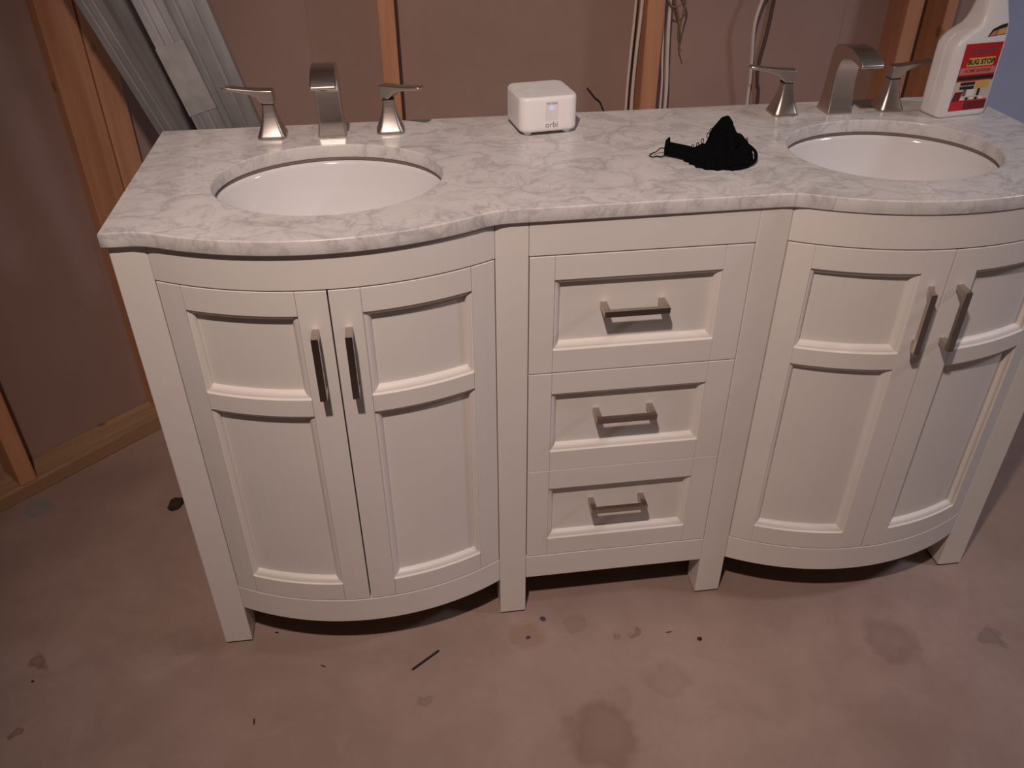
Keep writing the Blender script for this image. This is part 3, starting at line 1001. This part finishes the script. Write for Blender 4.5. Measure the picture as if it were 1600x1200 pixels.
# ------------------------------------------------------------------ cables and strands on the stud wall
def cable(name, label, cat, pts, r, mat, group=None, flat=1.0):
    o = link(name, sweep(spline(pts, 8), r, 8, up=(0, 1, 0), flat=flat), mat)
    return tag(o, label, cat, group)
cable('power_cable', 'white cable running down the bare stud on the router side, outer of two', 'cable', [(0.216, .93, 1.9), (0.219, .93, 1.3), (0.215, .93, 1.0), (0.211, .93, 0.878), (0.209, .93, 0.75), (0.214, .93, 0.4), (0.210, .935, 0.0445)], 0.0034, 'cable')
cable('power_cable', 'white cable lying against the stud side facing the router, inner of two', 'cable', [(0.2315, .925, 1.9), (0.231, .925, 1.3), (0.2285, .925, 1.0), (0.2235, .925, 0.878), (0.222, .925, 0.75), (0.230, .925, 0.4), (0.226, .93, 0.0445)], 0.0042, 'cable')
cable('power_cable', 'thin white cable hugging the stud on the side of the twine strands', 'cable', [(0.2845, .93, 1.9), (0.284, .93, 1.3), (0.2845, .93, 1.0), (0.2915, .93, 0.875), (0.2985, .93, 0.746), (0.292, .93, 0.4), (0.295, .935, 0.0445)], 0.0024, 'cable')
cable('power_cable', 'thicker white cable beside the stud under the twine strands', 'cable', [(0.297, .93, 1.9), (0.296, .93, 1.3), (0.2985, .93, 1.0), (0.304, .93, 0.875), (0.311, .93, 0.746), (0.306, .93, 0.4), (0.309, .935, 0.0445)], 0.0040, 'cable')
cable('cable_and_shadow', 'white cable hanging loose in a curve against the drywall by the faucet', 'cable', [(0.60, .955, 1.9), (0.585, .955, 1.3), (0.552, .95, 1.05), (0.534, .95, 0.985), (0.525, .95, 0.931), (0.533, .955, 0.855), (0.540, .96, 0.792), (0.543, .965, 0.743), (0.56, .965, 0.4), (0.55, .96, 0.0445)], 0.0042, 'cable')
cable('cable_and_shadow', 'dark brown strand along the drywall for the shadow of the loose white cable', 'cable', [(0.60, .982, 1.9), (0.592, .982, 1.3), (0.583, .982, 1.05), (0.579, .983, 0.981), (0.575, .984, 0.906), (0.566, .984, 0.829), (0.571, .984, 0.78), (0.579, .984, 0.73), (0.585, .984, 0.4), (0.575, .98, 0.045)], 0.0045, 'cable_shadow')  # dark tube added for the white cable's shadow on the drywall
tw = thing('twine_strand', 'brown twine strands hanging from the stud with white cables', 'twine', (0.315, 0.925, 0.93))
for pts in ([(0.285, .925, 1.10), (0.300, .922, 1.02), (0.312, .925, 0.985), (0.322, .925, 0.955), (0.326, .93, 0.911), (0.338, .93, 0.879)],
            [(0.285, .925, 1.10), (0.318, .922, 1.03), (0.334, .925, 0.995), (0.330, .925, 0.965), (0.327, .93, 0.92)],
            [(0.285, .925, 1.10), (0.282, .918, 1.03), (0.296, .920, 0.99), (0.316, .922, 0.985), (0.333, .925, 1.00)]):
    q = [(x - 0.315, y - 0.925, z - 0.93) for x, y, z in pts]
    sp = spline(q, 6)
    link('strand', sweep(sp, 0.0016, 6, up=(0, 1, 0), radii=[0.0042 - 0.0030 * i / len(sp) for i in range(len(sp))]), 'twine', tw)
w_ = link('loose_wire', sweep(spline([(0.120, .9875, 0.786), (0.140, .986, 0.762), (0.162, .984, 0.734), (0.20, .97, 0.60), (0.205, .95, 0.0425)], 6), 0.0018, 6, up=(0, 1, 0)), 'wire')
tag(w_, 'thin dark wire leaning against the drywall behind the router', 'wire')

# ------------------------------------------------------------------ bits on the floor
def chip(label, loc, size, mat, rotz=0.0, name='floor_chip', group=None, seed=0):
    bm = bmesh.new()
    bmesh.ops.create_icosphere(bm, subdivisions=2, radius=1.0)
    for v in bm.verts:
        k = 1 + 0.35 * noise.noise(v.co * 1.7 + Vector((seed * 3.1, seed, 0)))
        v.co = Vector((v.co.x * size[0] * k, v.co.y * size[1] * k, max(v.co.z, -0.5) * size[2] * k))
    lo = min(v.co.z for v in bm.verts)
    for v in bm.verts:
        v.co.z -= lo
    o = link(name, mesh_of(bm), mat, loc=(loc[0], loc[1], 0.0002), rotz=rotz)
    return tag(o, label, 'debris', group)
st = link('black_stick', sweep([(-0.419, -0.113, 0.0025), (-0.395, -0.0965, 0.0028), (-0.366, -0.076, 0.0025)], 0.0023, 6), 'black_bit')
tag(st, 'thin black stick lying on the concrete in front of the doors', 'stick')
chip('dark round pebble-like chip on the concrete near the dash-shaped splinter', (0.154, -0.118), (0.0052, 0.0042, 0.003), 'black_bit', 0.4, seed=1)
chip('slate-blue crumb on the concrete closest to the drawer post foot', (-0.149, -0.026), (0.0062, 0.0044, 0.003), 'blue_bit', -0.7, seed=2)
chip('small slate-blue crumb on the concrete out in front of the post foot', (-0.186, -0.068), (0.0042, 0.0036, 0.0025), 'blue_bit', 0.2, seed=3)
chip('short black splinter lying across the concrete below the drawers', (0.098, -0.093), (0.0072, 0.0010, 0.001), 'black_bit', 0.05, 'splinter', seed=4)
chip('short black splinter on the bare concrete well in front of the end post', (-0.710, -0.185), (0.0014, 0.0068, 0.0012), 'black_bit', 0.1, 'splinter', seed=5)
chip('thin black splinter on the concrete in front of the bowed doors', (-0.591, -0.080), (0.0060, 0.0012, 0.001), 'black_bit', -0.5, 'splinter', seed=6)
chip('dark brown leaf-like clump on the floor behind the end post', (-0.962, 0.432), (0.016, 0.024, 0.010), 'brown_bit', -0.5, 'dirt_clump', seed=7)
chip('tiny black crumb on the floor in the shadow under the bowed rail', (-0.688, 0.014), (0.0038, 0.0018, 0.0012), 'black_bit', 0.0, seed=8)
chip('tiny dark crumb on the concrete beside the brown floor stain near the angled wall', (-1.140, -0.040), (0.0028, 0.0024, 0.0015), 'black_bit', 0.0, seed=9)
